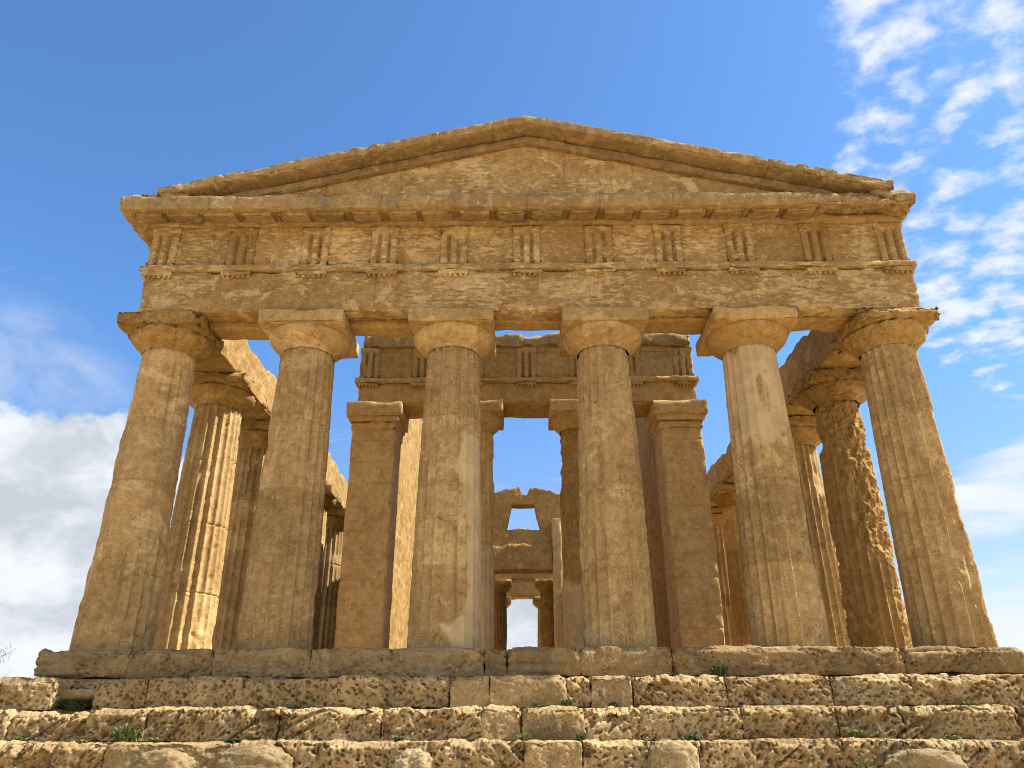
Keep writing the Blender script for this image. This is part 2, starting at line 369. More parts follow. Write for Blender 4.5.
# -- platform: four courses, front blocks each a piece of its own
def platform():
    core = MB()
    for k, (hx, zt, zb) in enumerate(((8.5, -.012, -.49), (8.95, -.50, -.96), (9.38, -.97, -1.43), (9.8, -1.44, -2.3))):
        yf = -.95-.49*k
        core.box((-hx+.06, hx-.06, yf+.42, 38.55+.43*k, zb, zt), (.5, .5, .12), .04, wear(.012, .05, 40+k, 1.3))
    part(core, 'platform_core', M_STYL)
    rows = [([-8.5, -6.87, -5.47, -3.79, -2.41, -.83, -.44, .82, 2.37, 3.88, 5.45, 6.28, 8.38], -.95, 0., -.485, M_STYL),
            ([-9.0, -7.66, -7.05, -6.24, -4.69, -3.14, -1.36, -.71, .52, .91, 1.59, 3.09, 4.78, 6.07, 7.6, 9.0], -1.52, -.50, -.985, M_STEP),
            ([-9.4, -8.1, -6.9, -5.97, -3.94, -2.35, -.81, -.21, .76, 1.62, 3.16, 4.62, 5.62, 7.4, 9.4], -1.97, -.975, -1.455, M_STEP),
            ([-9.8, -8.7, -7.55, -6.29, -4.44, -3.18, -1.56, -.17, .68, 1.68, 2.41, 3.15, 4.46, 5.34, 7.15, 8.4, 9.8], -2.42, -1.445, -2.25, M_STEP)]
    for k, (xs, yf, zt, zb, m) in enumerate(rows):
        st = pempty('step')
        for i in range(len(xs)-1):
            rd = random.Random(k*50+i)
            smooth = (k, i) in {(0, 5), (0, 6), (1, 7), (1, 9), (2, 6), (2, 7), (3, 3), (3, 7), (1, 6)}
            ov = .0 if smooth else .013; x0, x1 = xs[i]-ov, xs[i+1]+ov-.0005
            y = yf+rd.uniform(-.012, .010)-(.012 if smooth else 0); t = zt+rd.uniform(-.012, .008)
            if (k, i) == (1, 0): y -= .14; t += .0
            if (k, i) == (1, 1): y += .33; t += .02
            if (k, i) == (2, 1): y += .06; t -= .05
            if k == 0: t = zt-.004-rd.uniform(0, .015)
            tilt = math.radians(random.Random(k*9+(i+k)//3).choice((-34, -26, 28, 32, 36))); strat = (0. if smooth else (.10 if k in (2, 3) else .06))
            if k == 0: strat = .045
            hon = (.012 if k else .0) if smooth else (.035 if k == 0 else .062)
            edge = (.085 if k == 0 else .06) if (k == 0 or smooth) else .12
            sd_ = k*100
            def disp(P, e, tilt=tilt, strat=strat, hon=hon, edge=edge, s=sd_, zt=t):
                q = P+s*.77
                ac = q[:, 2]*math.cos(tilt)+q[:, 0]*math.sin(tilt); al = -q[:, 2]*math.sin(tilt)+q[:, 0]*math.cos(tilt)
                if abs(strat-.045) < 1e-6: ac, al = q[:, 2], q[:, 0]
                L = np.stack([al*1.1, ac*8.5, q[:, 1]*2], -1)
                o = .035*fbm(q*1.6, 3, s)+.014*fbm(q*9, 3, s+2)+.009*fbm(q*24, 2, s+3)
                if strat:
                    mk2 = sst(-.35, .25, fbm(q*1.3, 2, s+33)); o = o-strat*.6*np.clip(fbm(L, 3, s+4)*1.2, -.2, 1)*mk2
                    o = o-strat*1.15*mk2*np.clip(1-np.abs(vnoise(L*np.array([.8, .62, .8]), s+41))/.22, 0, 1)
                if hon:
                    mk = sst(-.3, .15, fbm(q*2.1, 3, s+6)+.35*(q[:, 2]-zt+.2)); H1 = np.stack([al*6.5, ac*14, q[:, 1]*9], -1)+.5*fbm(q*5, 2, s+12)[:, None]
                    o = o-hon*1.3*mk*(1-sst(.20, .36, worley(H1*np.array([1.25, 1., 1.]), s)))
                    o = o-hon*.7*mk*(1-sst(.20, .36, worley(q*17, s+1)))
                et = e*sst(.22, .05, zt-P[:, 2])+.08*e*(1-sst(.22, .05, zt-P[:, 2]))
                o = o-edge*et*np.clip(fbm(q*2.3+9, 3, s+8)*1.4+.55, .1, 1.7)
                return o
            b = MB().box((x0, x1, y, yf+.62, zb-rd.uniform(.0, .01), t), (.0175, .03, .0175), .022 if k else (.09 if i in (0, len(xs)-2) else .02), disp, ew=.11)
            part(b, 'block', m, st)
    # earth and mortar packed between the courses
    for k, (yf, zt) in enumerate(((-1.52, -.50), (-1.97, -.975), (-2.42, -1.445))):
        e = MB().box((-8.6-.4*k, 8.6+.4*k, yf+.16, yf+.55, zt-.34, zt-.17), (.06, .04, .05), .03, wear(.03, .03, 70+k, 2.6))
        part(e, 'mortar_bed', M_STEP)
platform()

# -- front columns
def pl3(z, a, q): return sst(-.06, .06, np.minimum(np.minimum((a+52)/60, (70-a)/60), (3.75-z)/1.))*1.0+0*z
def pl3b(z, a, q):
    A = sst(-.05, .05, .12*fbm(q*7, 3, 79)+np.minimum(np.minimum((a+56)/60, (60-a)/60), (3.3-z)))
    B = sst(-.03, .03, np.minimum(np.minimum((a+82)/60, (60-a)/60), (.55-z)))
    C = sst(-.03, .03, np.minimum(np.minimum((a+66)/60, (60-a)/60), np.minimum(z-3.25, 4.1-z)))
    return np.maximum(np.maximum(A, B), C)
def pl5(z, a, q): return .85*sst(-.14, .10, z-3.9+.25*fbm(q*5, 3, 78))*(1-sst(.28, .4, fbm(q*np.array([2.4, 2.4, 1.1]), 3, 77)))
column(XC[0], 0, 0, M_COL, 1, bias=.18, amp=.012, dent=.02, aw=.86, mcap=M_ROUGH, cap_w=wear(.055, .16, 3, 1.9, .08, .014), lab='worn corner column with almost no fluting left and a crumbling capital')
column(XC[1], 0, 0, M_COL, 2, bias=-.45, amp=.012, dent=.02)
column(XC[2], 0, 0, M_COL, 3, bias=-.38, amp=.014, dent=.02, plaster=pl3b, lab='column with a smooth pale plaster repair down its right side')
column(XC[3], 0, 0, M_COL, 4, bias=-.22, amp=.028, dent=.035, sides=((-75, 60, .35, 1.5, 6.2),), lab='column with its fluting pitted and rough along the upper shaft')
column(XC[4], 0, 0, M_COL, 5, bias=-.60, amp=.018, dent=.02, plaster=pl5, mcap=M_SMOOTH, sides=((-50, 45, .8, 0, 2.),), lab='column with a smooth pale plastered upper shaft and capital')
column(XC[5], 0, 0, M_COL, 6, bias=-.52, amp=.03, dent=.03, pitted=.03, sides=((-15, 55, .95, 0, 6.5),), aw=.85, mcap=M_ROUGH, cap_w=wear(.055, .17, 8, 2.2, .08, .014), lab='corner column with its right side eaten away by weather')

# -- flanks and rear colonnade
YS = [3.0]+[3.0+3.15*i for i in range(1, 11)]
ROW = {}
def simple_copy(o, x, y, s):
    c = o.copy(); COL.objects.link(c); c.parent = T; c.location = OFF+Vector((x, y, 0))
    if 'label' in c: del c['label']
    for ch in o.children:
        k = ch.copy(); COL.objects.link(k); k.parent = c
    return c
for sx in (-1, 1):
    x = sx*7.72
    if sx < 0:
        column(x, YS[0], 0, M_COL, 11, bias=-.72, amp=.03, dent=.03, nz=150, sides=((-40, 30, .45, 0, 1.8),), cap_w=wear(.02, .09, 4, 2.4, .04, .008), mcap=M_ROUGH)
    else:
        column(x, YS[0], 0, M_ROUGH, 12, bias=.28, sides=((-25, 80, .75, 0, 6.5),), amp=.05, dent=.08, pitted=.055, nth=220, nz=230, cap_w=wear(.045, .14, 6, 2.4, .08, .014), mcap=M_ROUGH, lab='flank column honeycombed all over by erosion')
    column(x, YS[1], 0, M_COL, 13+sx, bias=-.6, amp=.02, dent=.02, cap_w=wear(.02, .07, 14+sx, 2.4, .03, .006), mcap=M_ROUGH)
proto = None
for i in range(2, 11):
    for sx in (-1, 1):
        if proto is None:
            proto = column(0, 0, 0, M_COL, 21, bias=-.45, amp=.02, dent=.02, nth=120, nz=80, cap_w=wear(.012, .05, 22, 2.2), mcap=M_ROUGH)
            proto.location = OFF+Vector((sx*7.72, YS[i], 0))
        else: simple_copy(proto, sx*7.72, YS[i], i)
for x in XC: simple_copy(proto, x, 37.5, 0)

# -- entablature of the front
TRI = [-7.95, -6.25, -4.63, -3.12, -1.6, -.01, 1.56, 3.08, 4.63, 6.28, 7.92]
def architrave(y, back=False):
    sg = -1 if back else 1
    jx = [v for v in XC[1:5]]
    ex = tuple(v+d for v in jx for d in (-.018, 0, .018))
    def disp(P, e):
        o = wear(.010, .05, 31, 1.8, 0, .004)(P, e)
        q = P*np.array([2.2, 2.2, 8.]); fl = fbm(q*1.5, 4, 35); o = o+.016*sst(.02, .16, fl)-.006
        for v in jx: o = o-.014*np.exp(-((P[:, 0]-v)/.010)**2)
        return o
    m = MB(); ya, yb = (y-.75, y-.30)
    if back: ya, yb = y-.2, y+.75
    m.box((-8.22, 8.22, ya, yb, HC, 7.70), (.045, .12, .04) if not back else (.2, .2, .2), .02, disp, extra=(ex, (), ()))
    a = part(m, 'architrave', M_FRIEZE)
    if not back:
        for i, (xa, xb, y0_, y1_) in enumerate(((-8.05, -4.73, -.10, .56), (-4.71, -1.62, -.11, .46), (-1.60, 1.60, -.296, .22), (1.62, 4.71, -.296, .42), (4.73, 8.05, -.296, .36))):
            b = MB().box((xa, xb, y0_, y1_, HC+.003+.001*i, 7.70), (.06, .1, .1), .03, wear(.012, .06, 33+i)); part(b, 'backing_beam', M_SMOOTH)
    t = MB().box((-8.34, 8.32, ya-.07 if not back else yb-.1, ya+.3 if not back else yb+.07, 7.702, 7.85), (.06, .1, .04), .012, wear(.005, .02, 38, 2.4), ew=.05)
    part(t, 'taenia', M_FRIEZE, a)
    for c in TRI if not back else ():
        g = MB().box((c-.33, c+.33, ya-.06, ya+.06, 7.60, 7.70), .04, .008, wear(.004, .012, int(c*9)+90, 3))
        if c not in (1.56,):
            for k in range(6):
                gx = c-.275+.11*k; g.lathe([(.004, 7.535), (.034, 7.536), (.030, 7.605)], gx, ya-.022, 10)
        part(g, 'regula', M_FRIEZE, a)
    return a
architrave(0)
def triglyph_box(c, y0, w, z0, z1, s, worn=0., depth=.10, res=.020):
    def disp(P, e):
        u = (P[:, 0]-c)/w; front = sst(y0+.06, y0+.01, P[:, 1])
        top = 1-sst(z1-.20, z1-.15, P[:, 2]-.02*0)
        g = np.maximum(np.clip(1-np.abs(np.abs(u)-.165)/.075, 0, 1), np.clip((np.abs(u)-.44)/.06, 0, 1)*.8)
        k = 1-sst(-.1, .3, fbm((P+s)*2., 3, s)+worn)
        return -depth*np.minimum(1, g*1.6)*front*top*k-.05*(1-k)*front*(.5+fbm((P+s)*4, 3, s+1)*.5)+wear(.004, .012, s, 3)(P, e)
    return MB().box((c-w/2, c+w/2, y0, y0+.5, z0, z1), (res, .12, .04), .008, disp)
def frieze(yf, xs, w, z0, z1, half, mt, mm, worn, s0=0, rec=.07, sgn=1, fine=True):
    f = MB().box((-half, half, yf+rec+.04, yf+.75, z0, z1-.004), (.3, .2, .2), .02, wear(.01, .02, s0)); F = part(f, 'frieze', mm)
    for i, c in enumerate(xs):
        part(triglyph_box(c, yf, w, z0+.002, z1, 200+s0+i, worn[i % len(worn)], res=.022 if fine else .04), 'triglyph', mt, F)
    for i in range(len(xs)-1):
        a, b = xs[i]+w/2-.04, xs[i+1]-w/2+.04
        def disp(P, e, s=300+s0+i):
            band = sst(z1-.155, z1-.145, P[:, 2])*sst(yf+rec+.02, yf+rec, P[:, 1])
            return wear(.007, .0, s, 2.2)(P, e)*(1-.6*band)+.030*band+.018*sst(.0, .14, fbm(P*np.array([2.4, 2.4, 6.])*1.3+s, 4, s))*(1-band)
        m = MB().box((a, b, yf+rec, yf+rec+.3, z0+.002, z1-.003), (.035, .15, .035), .006, disp, extra=((), (), (z1-.16, z1-.155, z1-.145, z1-.14)))
        part(m, 'metope', mt, F)
    return F
frieze(-.76, TRI, .64, 7.853, 8.86, 8.22, M_FRIEZE, M_SMOOTH, [-.45, .05, -.2, -.3, -.05, -.5, -.1, -.5, -.5, -.2, -.3])

def cornice():
    def warp(P):
        P = P.copy(); dist = np.minimum(np.minimum(P[:, 1]+1.42, np.where(P[:, 0] > 0, 8.36, 8.78)-np.abs(P[:, 0])), .62)
        low = 1-sst(8.9, 9.0, P[:, 2]); P[:, 2] += low*np.clip(dist-.16, 0, .5)*.24; return P
    def disp(P, e):
        s = 51; q = P+3; rx = sst(5.4, 7.4, P[:, 0]); lx = sst(-7.2, -8.4, P[:, 0])
        o = .008*fbm(q*2., 4, s)+.006*fbm(q*12, 2, s+1)-(.035+.12*rx+.06*lx)*e*np.clip(fbm(q*1.6, 3, s+2)*1.5+.30, 0, 1.6)
        o = o+(.15*rx+.03*lx)*fbm(q*2.9, 4, s+3)-.06*rx-.05*rx*np.clip(fbm(q*9, 2, s+7), 0, 1)
        for x in np.arange(-7.81, 8, 1.56): o = o-.016*np.exp(-((P[:, 0]-x)/.012)**2)
        return o
    ex = tuple(x+d for x in np.arange(-7.81, 8, 1.56) for d in (-.02, 0, .02))
    c = part(MB().box((-8.74, 8.30, -1.42, .6, 8.87, 9.22), (.045, .06, .045), .03, disp, warp, extra=(ex, (), ()), ew=.10), 'cornice', M_CORN)
    bed = MB().box((-8.28, 8.28, -.86, .5, 8.865, 9.05), (.12, .2, .08), .02, wear(.01, .04, 58)); part(bed, 'bed_moulding', M_CORN, c)
    k = 0; x = -8.2
    while x < 6.6:
        w = .66
        def warp2(P): P = P.copy(); P[:, 2] += np.clip(P[:, 1]+1.42-.16, 0, .5)*.24; return P
        m = MB().box((x-w/2, x+w/2, -1.27, -.80, 8.80, 8.92), (.06, .06, .04), .012, wear(.010, .07, 60+k, 2.6), warp2)
        part(m, 'mutule', M_CORN, c); x += .784; k += 1
    return c
cornice()

SL = .2455
def pediment():
    def tw(P):
        P = P.copy(); f = (P[:, 2]-9.18)/(11.3-9.18); top = 11.25-SL*np.abs(P[:, 0]); P[:, 2] = 9.18+f*(top-9.18); return P
    courses = [(9.1, 10.06, [-6.1, -4.5, -2.8, -1.5, .1, 1.9, 3.4, 5.2]), (10.06, 10.58, [-3.6, -2.2, -.7, .85, 2.4, 3.9]), (10.58, 11.4, [-1.2, .3, 1.5])]
    def disp(P, e):
        o = wear(.010, .0, 71, 1.5, 0, .004)(P, e)+.012*sst(.02, .18, fbm(P*np.array([1.7, 2, 3.2])*1.5, 4, 75))
        for z0, z1, xs in courses:
            o = o-.022*np.exp(-((P[:, 2]-z0)/.016)**2)*1.5*(.4+.6*sst(-.3, .3, fbm(P*1.3, 2, 79)))
            inn = (P[:, 2] > z0) & (P[:, 2] < z1)
            for x in xs: o = o-.035*np.exp(-((P[:, 0]-x)/.016)**2)*inn
        return o
    p = part(MB().box((-7.9, 7.9, -.90, .1, 9.18, 11.3), (.02, .3, .02), .01, disp, tw), 'tympanum', M_FRIEZE)
    def rw(P): P = P.copy(); P[:, 2] -= SL*np.sqrt(P[:, 0]**2+.0009); return P
    def rd(P, e):
        s = 81; x = P[:, 0]; u = np.abs(x); rough = np.where(x < 0, sst(2.2, 4.5, u), sst(1.5, 6.5, u)); end = sst(6.4, 7.7, u)
        o = .004*fbm(P*2.1, 4, s)+.007*fbm(P*13, 2, s)-(.018+.045*rough)*e*np.clip(fbm(P*5+5, 3, s+1)*1.5+.3, 0, 1.5)+.014*rough*fbm(P*8, 3, s+4)
        o = o+.06*end*fbm(P*2.9, 3, s+6)
        for v in RJ: o = o-.024*np.exp(-((x-v)/.012)**2)*sst(-.4, .2, fbm(P*3, 2, 83))
        return o
    RJ = (-6.6, -5.05, -3.5, -1.95, -.75, .9, 2.3, 3.9, 5.3, 6.7)
    ex = tuple(v+d for v in RJ for d in (-.02, 0, .02))+(-.02, 0, .02)
    o = part(MB().box((-8.02, 7.93, -1.40, .3, 11.21, 11.44), (.045, .06, .045), .02, rd, rw, extra=(ex, (), ()), ew=.09), 'raking_cornice', M_CORN)
    b = MB().box((-7.4, 7.4, -1.03, -.3, 10.95, 11.17), (.06, .06, .04), .02, wear(.010, .03, 86, 3.2), rw, extra=((-.02, 0, .02), (), ())); part(b, 'raking_moulding', M_CORN, o)
    # broken lumps left at the two corners of the gable
    b = MB().box((7.45, 8.34, -1.25, .5, 9.10, 9.42), (.05, .06, .05), .10, wear(.09, .12, 91, 2.4, .05, .012), ew=.16); part(b, 'corner_block', M_CORN)
    def lw(P): P = P.copy(); P[:, 2] += np.where(P[:, 2] > 9.3, -.40*np.clip(-7.95-P[:, 0], 0, 1), 0); return P
    b = MB().box((-8.68, -7.3, -1.36, .4, 9.16, 9.44), (.05, .06, .05), .08, wear(.035, .10, 92, 2.4, .05, .012), lw, ew=.16); part(b, 'corner_block', M_CORN)
pediment()

# -- flank architraves
def flank(sx):
    jy = [0.9]+YS+[37.5]
    ex = tuple(v+d for v in jy for d in (-.03, 0, .03))
    def disp(P, e):
        s = 101+sx; o = .03*fbm(P*1.7, 4, s)+.02*fbm(P*6, 3, s+1)+.006*fbm(P*15, 2, s+5)-.12*e*np.clip(fbm(P*1.6, 3, s+2)*1.5+.4, 0, 1.7)
        o = o-.03*np.clip(fbm(P*np.array([3, 3, 7.]), 3, s+8), 0, 1)
        for v in jy: o = o-.035*np.exp(-((P[:, 1]-v)/.02)**2)
        return o
    def warp(P):
        P = P.copy(); t = sst(7.5, 7.8, P[:, 2]); b = np.floor((P[:, 1]-1.4)/3.15); P[:, 2] += t*(.10*np.sin(b*7.3+sx)+.16*fbm(np.stack([P[:, 0]*.5, P[:, 1]*.9, 0*b], -1), 3, 107+sx)); return P
    xa, xb = (-8.32, -7.10) if sx < 0 else (7.10, 8.32)
    part(MB().box((xa, xb, .62 if sx < 0 else .42, 36.9, HC+.002, 7.86), (.10, .07, .07), .05, disp, warp, extra=((), ex, ()), ew=.16), 'flank_architrave', M_ROUGH)
flank(-1); flank(1)

# -- rear entablature and gable
def rear():
    a = MB().box((-8.1, 8.1, 36.9, 38.2, HC, 7.75), (.12, .2, .12), .03, wear(.02, .06, 121)); part(a, 'rear_architrave', M_SMOOTH)
    a = MB().box((-8.2, 8.2, 37.0, 38.25, 7.752, 8.86), (.2, .2, .15), .03, wear(.02, .06, 122)); part(a, 'rear_frieze', M_SMOOTH)
    a = MB().box((-8.7, 8.7, 36.9, 38.9, 8.862, 9.22), (.12, .2, .1), .03, wear(.03, .10, 123)); part(a, 'rear_cornice', M_CORN)
    def tw(P):
        P = P.copy(); f = (P[:, 2]-9.2)/2.1; P[:, 2] = 9.2+f*(11.4-SL*np.abs(P[:, 0])-9.2); return P
    a = MB().box((-8.3, 8.3, 37.2, 38.8, 9.222, 11.3), (.10, .3, .2), .03, wear(.03, .10, 124), tw); part(a, 'rear_gable', M_CORN)
rear()

# -- naos: antae, porch columns, walls, cross wall
ZF = .18
def naos():
    part(MB().box((-4.95, 4.95, 4.25, 33.2, -.01, ZF), .3, .03, wear(.01, .04, 131)), 'naos_floor', M_PRON)
    def courses(P, zs, w=.013, d=.020):
        o = 0
        for z in zs: o = o-d*np.exp(-((P[:, 2]-z)/w)**2)
        return o
    zs = [.95, 1.52, 2.15, 2.75, 3.35, 3.98, 4.6, 5.2, 5.8]
    for sx in (-1, 1):
        xa, xb = (-4.70, -3.53) if sx < 0 else (3.62, 4.74)
        def disp(P, e, sx=sx):
            k = np.zeros(len(P))
            for i, z in enumerate(zs):
                if i % 2 == (sx > 0): k = k-.020*np.exp(-((P[:, 0]-(xa+.45+.1*math.sin(i*5)))/.010)**2)*((P[:, 2] > z) & (P[:, 2] < z+.62))
            return wear(.006, .035, 133+sx, 1.7)(P, e)+courses(P, zs)+k-(.05*np.clip(fbm(P*3, 3, 137)+.1, 0, 1)*sst(1.7, .6, P[:, 2]) if sx > 0 else 0)
        ex = ((), (), tuple(z+d for z in zs for d in (-.015, 0, .015)))
        o = part(MB().box((xa, xb, 4.62, 5.75, ZF, 6.34), (.04, .05, .05), .02, disp, extra=ex), 'anta', M_PRON)
        c = MB()
        c.box((xa-.03, xb+.03, 4.58, 5.79, 6.10, 6.36), .08, .015, wear(.006, .03, 139))
        c.box((xa-.09, xb+.09, 4.52, 5.85, 6.34, 6.50), .08, .03, wear(.006, .03, 140))
        c.box((xa-.17, xb+.17, 4.44, 5.93, 6.49, 6.885), .07, .02, wear(.010, .05, 141+sx))
        part(c, 'capital', M_PRON, o)
        # long cella wall behind the anta
        wa, wb = (-4.62, -3.62) if sx < 0 else (3.72, 4.62)
        def wd(P, e, sx=sx):
            return wear(.028, .10, 145+sx, 1.8, .03, .012)(P, e)+courses(P, zs, .02, .02)-.04*np.clip(fbm(P*np.array([3, 3, 6.]), 3, 149), 0, 1)
        def ww(P, sx=sx):
            P = P.copy(); t = sst(4.5, 7.0, P[:, 2]); P[:, 2] += t*(1.45*sst(13.5, 11., P[:, 1])+.35*fbm(np.stack([0*P[:, 0], P[:, 1]*.5, 0*P[:, 0]], -1), 3, 151+sx)); return P
        part(MB().box((wa, wb, 5.78, 32.6, ZF, 7.25), (.12, .06, .07), .04, wd, ww, ew=.15), 'cella_wall', M_ROUGH)
    # porch columns between the antae
    def plo(zc): return lambda z, a, q: sst(-.04, .04, zc-z)
    column(-1.42, 5.2, ZF, M_PRON, 41, bias=.1, rb=.60, rn=.53, aw=.80, amp=.01, dent=.015, plaster=plo(2.75), lab='porch column with a smooth plastered lower shaft', mcap=M_PRON)
    column(1.45, 5.2, ZF, M_ROUGH, 42, bias=.55, rb=.60, rn=.53, aw=.80, amp=.04, dent=.05, pitted=.02, plaster=plo(1.9), lab='rough eroded porch column plastered at its foot', mcap=M_PRON)
    # porch entablature
    A = part(MB().box((-4.64, 4.70, 4.66, 5.82, 6.887, 7.50), (.07, .12, .06), .02, wear(.008, .03, 161)), 'porch_architrave', M_SMOOTH)
    tr = [-4.37+1.465*i for i in range(7)]
    part(MB().box((-4.74, 4.80, 4.59, 5.2, 7.502, 7.66), (.07, .1, .04), .012, wear(.006, .04, 162)), 'taenia', M_SMOOTH, A)
    for c in tr:
        g = MB().box((c-.29, c+.29, 4.60, 4.72, 7.42, 7.50), .05, .008, wear(.004, .02, 163))
        for k in range(6): g.lathe([(.004, 7.355), (.030, 7.356), (.026, 7.425)], c-.24+.096*k, 4.635, 8)
        part(g, 'regula', M_SMOOTH, A)
    frieze(4.66, tr, .58, 7.662, 8.62, 4.62, M_SMOOTH, M_SMOOTH, [-.4, -.2], s0=60, rec=.06, fine=True)
    def jw(P):
        P = P.copy(); t = sst(8.7, 8.95, P[:, 2]); P[:, 2] += t*(.10*fbm(np.stack([P[:, 0]*2.4, 0*P[:, 0], 0*P[:, 0]], -1), 4, 167)); return P
    part(MB().box((-4.62, 4.70, 4.60, 5.75, 8.622, 9.03), (.05, .1, .06), .03, wear(.03, .10, 166, 3), jw, ew=.12), 'porch_cornice', M_CORN)
    # cross wall at the back of the cella, rising to a gable with a trapezoid window over the door
    w = MB(); y0, y1 = 27., 27.9; dsp = wear(.03, .02, 171, 1.9, .03, .012)
    zt = lambda x: 11.22-.20*np.abs(x)
    w.box((-4.62, -1.5, y0, y1, ZF, 7.8), (.1, .2, .1), .03, dsp); w.box((1.66, 4.62, y0+.002, y1, ZF, 7.8), (.1, .2, .1), .03, dsp)
    w.box((-4.62, 4.62, y0-.003, y1, 7.70, 8.76), (.07, .2, .07), .04, dsp)
    def side(xa, xb, ta, tb):
        def f(P):
            P = P.copy(); v = (P[:, 2]-8.7)/1.5; u = (P[:, 0]-xa)/(xb-xa); l = xa+(ta-xa)*v; r = xb+(tb-xb)*v; P[:, 0] = l+u*(r-l); return P
        return f
    w.box((-4.62, -.90, y0+.001, y1, 8.66, 10.3), (.08, .2, .08), .04, dsp, side(-4.62, -.90, -4.62, -.56))
    w.box((1.03, 4.62, y0+.003, y1, 8.66, 10.3), (.08, .2, .08), .04, dsp, side(1.03, 4.62, .67, 4.62))
    def topw(P):
        P = P.copy(); v = (P[:, 2]-10.17)/.95; x = P[:, 0]; h = zt(x)-10.17-.52*np.exp(-((x-.14)/.24)**4)+.10*fbm(np.stack([x*2, 0*x, 0*x], -1), 3, 175); P[:, 2] = 10.17+v*np.maximum(h, .1); return P
    w.box((-4.62, 4.62, y0+.002, y1, 10.17, 11.12), (.06, .2, .08), .04, dsp, topw)
    W = part(w, 'cross_wall', M_ROUGH)
    def lw(P):
        P = P.copy(); t = sst(7.5, 7.8, P[:, 2]); P[:, 2] += t*.12*fbm(np.stack([P[:, 0]*1.6, 0*P[:, 0], 0*P[:, 0]], -1), 3, 178); return P
    part(MB().box((-2.6, 1.62, 26.55, 27.6, 6.47, 7.84), (.06, .1, .07), .04, wear(.03, .08, 176, 2, .03, .01), lw), 'lintel', M_ROUGH, W)
    part(MB().box((1.62, 2.10, 26.2, 27.2, ZF, 9.18), (.06, .1, .1), .03, wear(.012, .05, 177, 2)), 'pilaster', M_PRON, W)
    # rear porch
    part(MB().box((-4.64, 4.64, 31.7, 32.8, 6.887, 7.72), (.15, .2, .12), .03, wear(.02, .06, 181)), 'rear_porch_architrave', M_PRON)
    for x in (-1.47, 1.60): column(x, 32.2, ZF, M_ROUGH, 45, bias=.1, rb=.60, rn=.53, aw=.84, low=True, nth=100, nz=70, name='column')
    for sx in (-1, 1): part(MB().box((sx*4.15-.5, sx*4.15+.5, 31.75, 32.75, ZF, 6.885), .2, .03, wear(.02, .06, 185+sx)), 'rear_anta', M_PRON)
naos()

# ------------------------------------------------------------------ boulders at the foot of the steps
def boulder(x, y, zb, sx, sy, sz, s, label):
    n, m_ = 96, 56; th = np.linspace(0, 2*np.pi, n, endpoint=False); ph = np.linspace(-.5*np.pi+.02, .5*np.pi-.02, m_)
    p, t = np.meshgrid(ph, th, indexing='ij'); P = np.stack([np.cos(p)*np.cos(t), np.cos(p)*np.sin(t), np.sin(p)], -1).reshape(-1, 3)
    P = np.sign(P)*np.abs(P)**.72
    d = .97+.20*fbm(P*1.2+s*5, 3, s)+.09*fbm(P*3.5+s, 4, s+1)+.03*fbm(P*11, 3, s)-.04*np.clip(fbm(P*7, 2, s+9), 0, 1)
    V = P*d[:, None]*np.array([sx, sy, sz])
    mb = MB(); mb.add(V, wrap_faces(m_, n)); o = mb.build('boulder', M_BOULD); o.location = (x, y, zb+sz*.72)
    tag(o, label, 'boulder', 'boulders at the foot of the steps'); return o
boulder(-5.34, -2.60, -2.02, .44, .30, .27, 1, 'rounded pale boulder at the left below the bottom step')
boulder(-4.05, -2.60, -2.0, .56, .26, .28, 2, 'broad brown boulder with a flat top, second from the left below the steps')
boulder(-1.78, -2.62, -2.0, .30, .24, .25, 3, 'small domed grey boulder below the middle of the steps')
boulder(1.95, -2.58, -2.0, .36, .26, .33, 4, 'tall domed boulder standing right of centre against the bottom step')
boulder(5.45, -2.60, -2.0, .55, .26, .25, 5, 'long low boulder at the right below the bottom step')

# ------------------------------------------------------------------ weeds in the joints
def weed(x, y, z, rad, h, n, s, m, label):
    rd = random.Random(s); V = []; F = []
    for k in range(n):
        a = rd.uniform(0, 2*math.pi); out = rad*(.25+.85*rd.random()**.7); hh = 1.25*h*rd.uniform(.4, 1.); wd = rd.uniform(.006, .013)*(1+rad*1.2)
        bx, by = rd.gauss(0, rad*.25), rd.gauss(0, rad*.18)
        px, py = -math.sin(a)*wd, math.cos(a)*wd; base = len(V)
        for t, w in ((0, .5), (.35, 1.), (.7, .9), (1., .08)):
            r_ = out*t**1.3; zz = hh*(t-.35*t*t*t)
            jx = rd.gauss(0, .006)
            V += [(bx+math.cos(a)*r_+px*w+jx, by+math.sin(a)*r_*.8+py*w, zz-.02), (bx+math.cos(a)*r_-px*w+jx, by+math.sin(a)*r_*.8-py*w, zz-.02)]
        for i in range(3): F.append((base+2*i, base+2*i+1, base+2*i+3, base+2*i+2))
    mb = MB(); mb.add(np.array(V), np.array(F)); o = mb.build('weed', m); o.location = (x, y, z)
    return tag(o, label, 'weed', 'weeds growing in the joints of the steps')
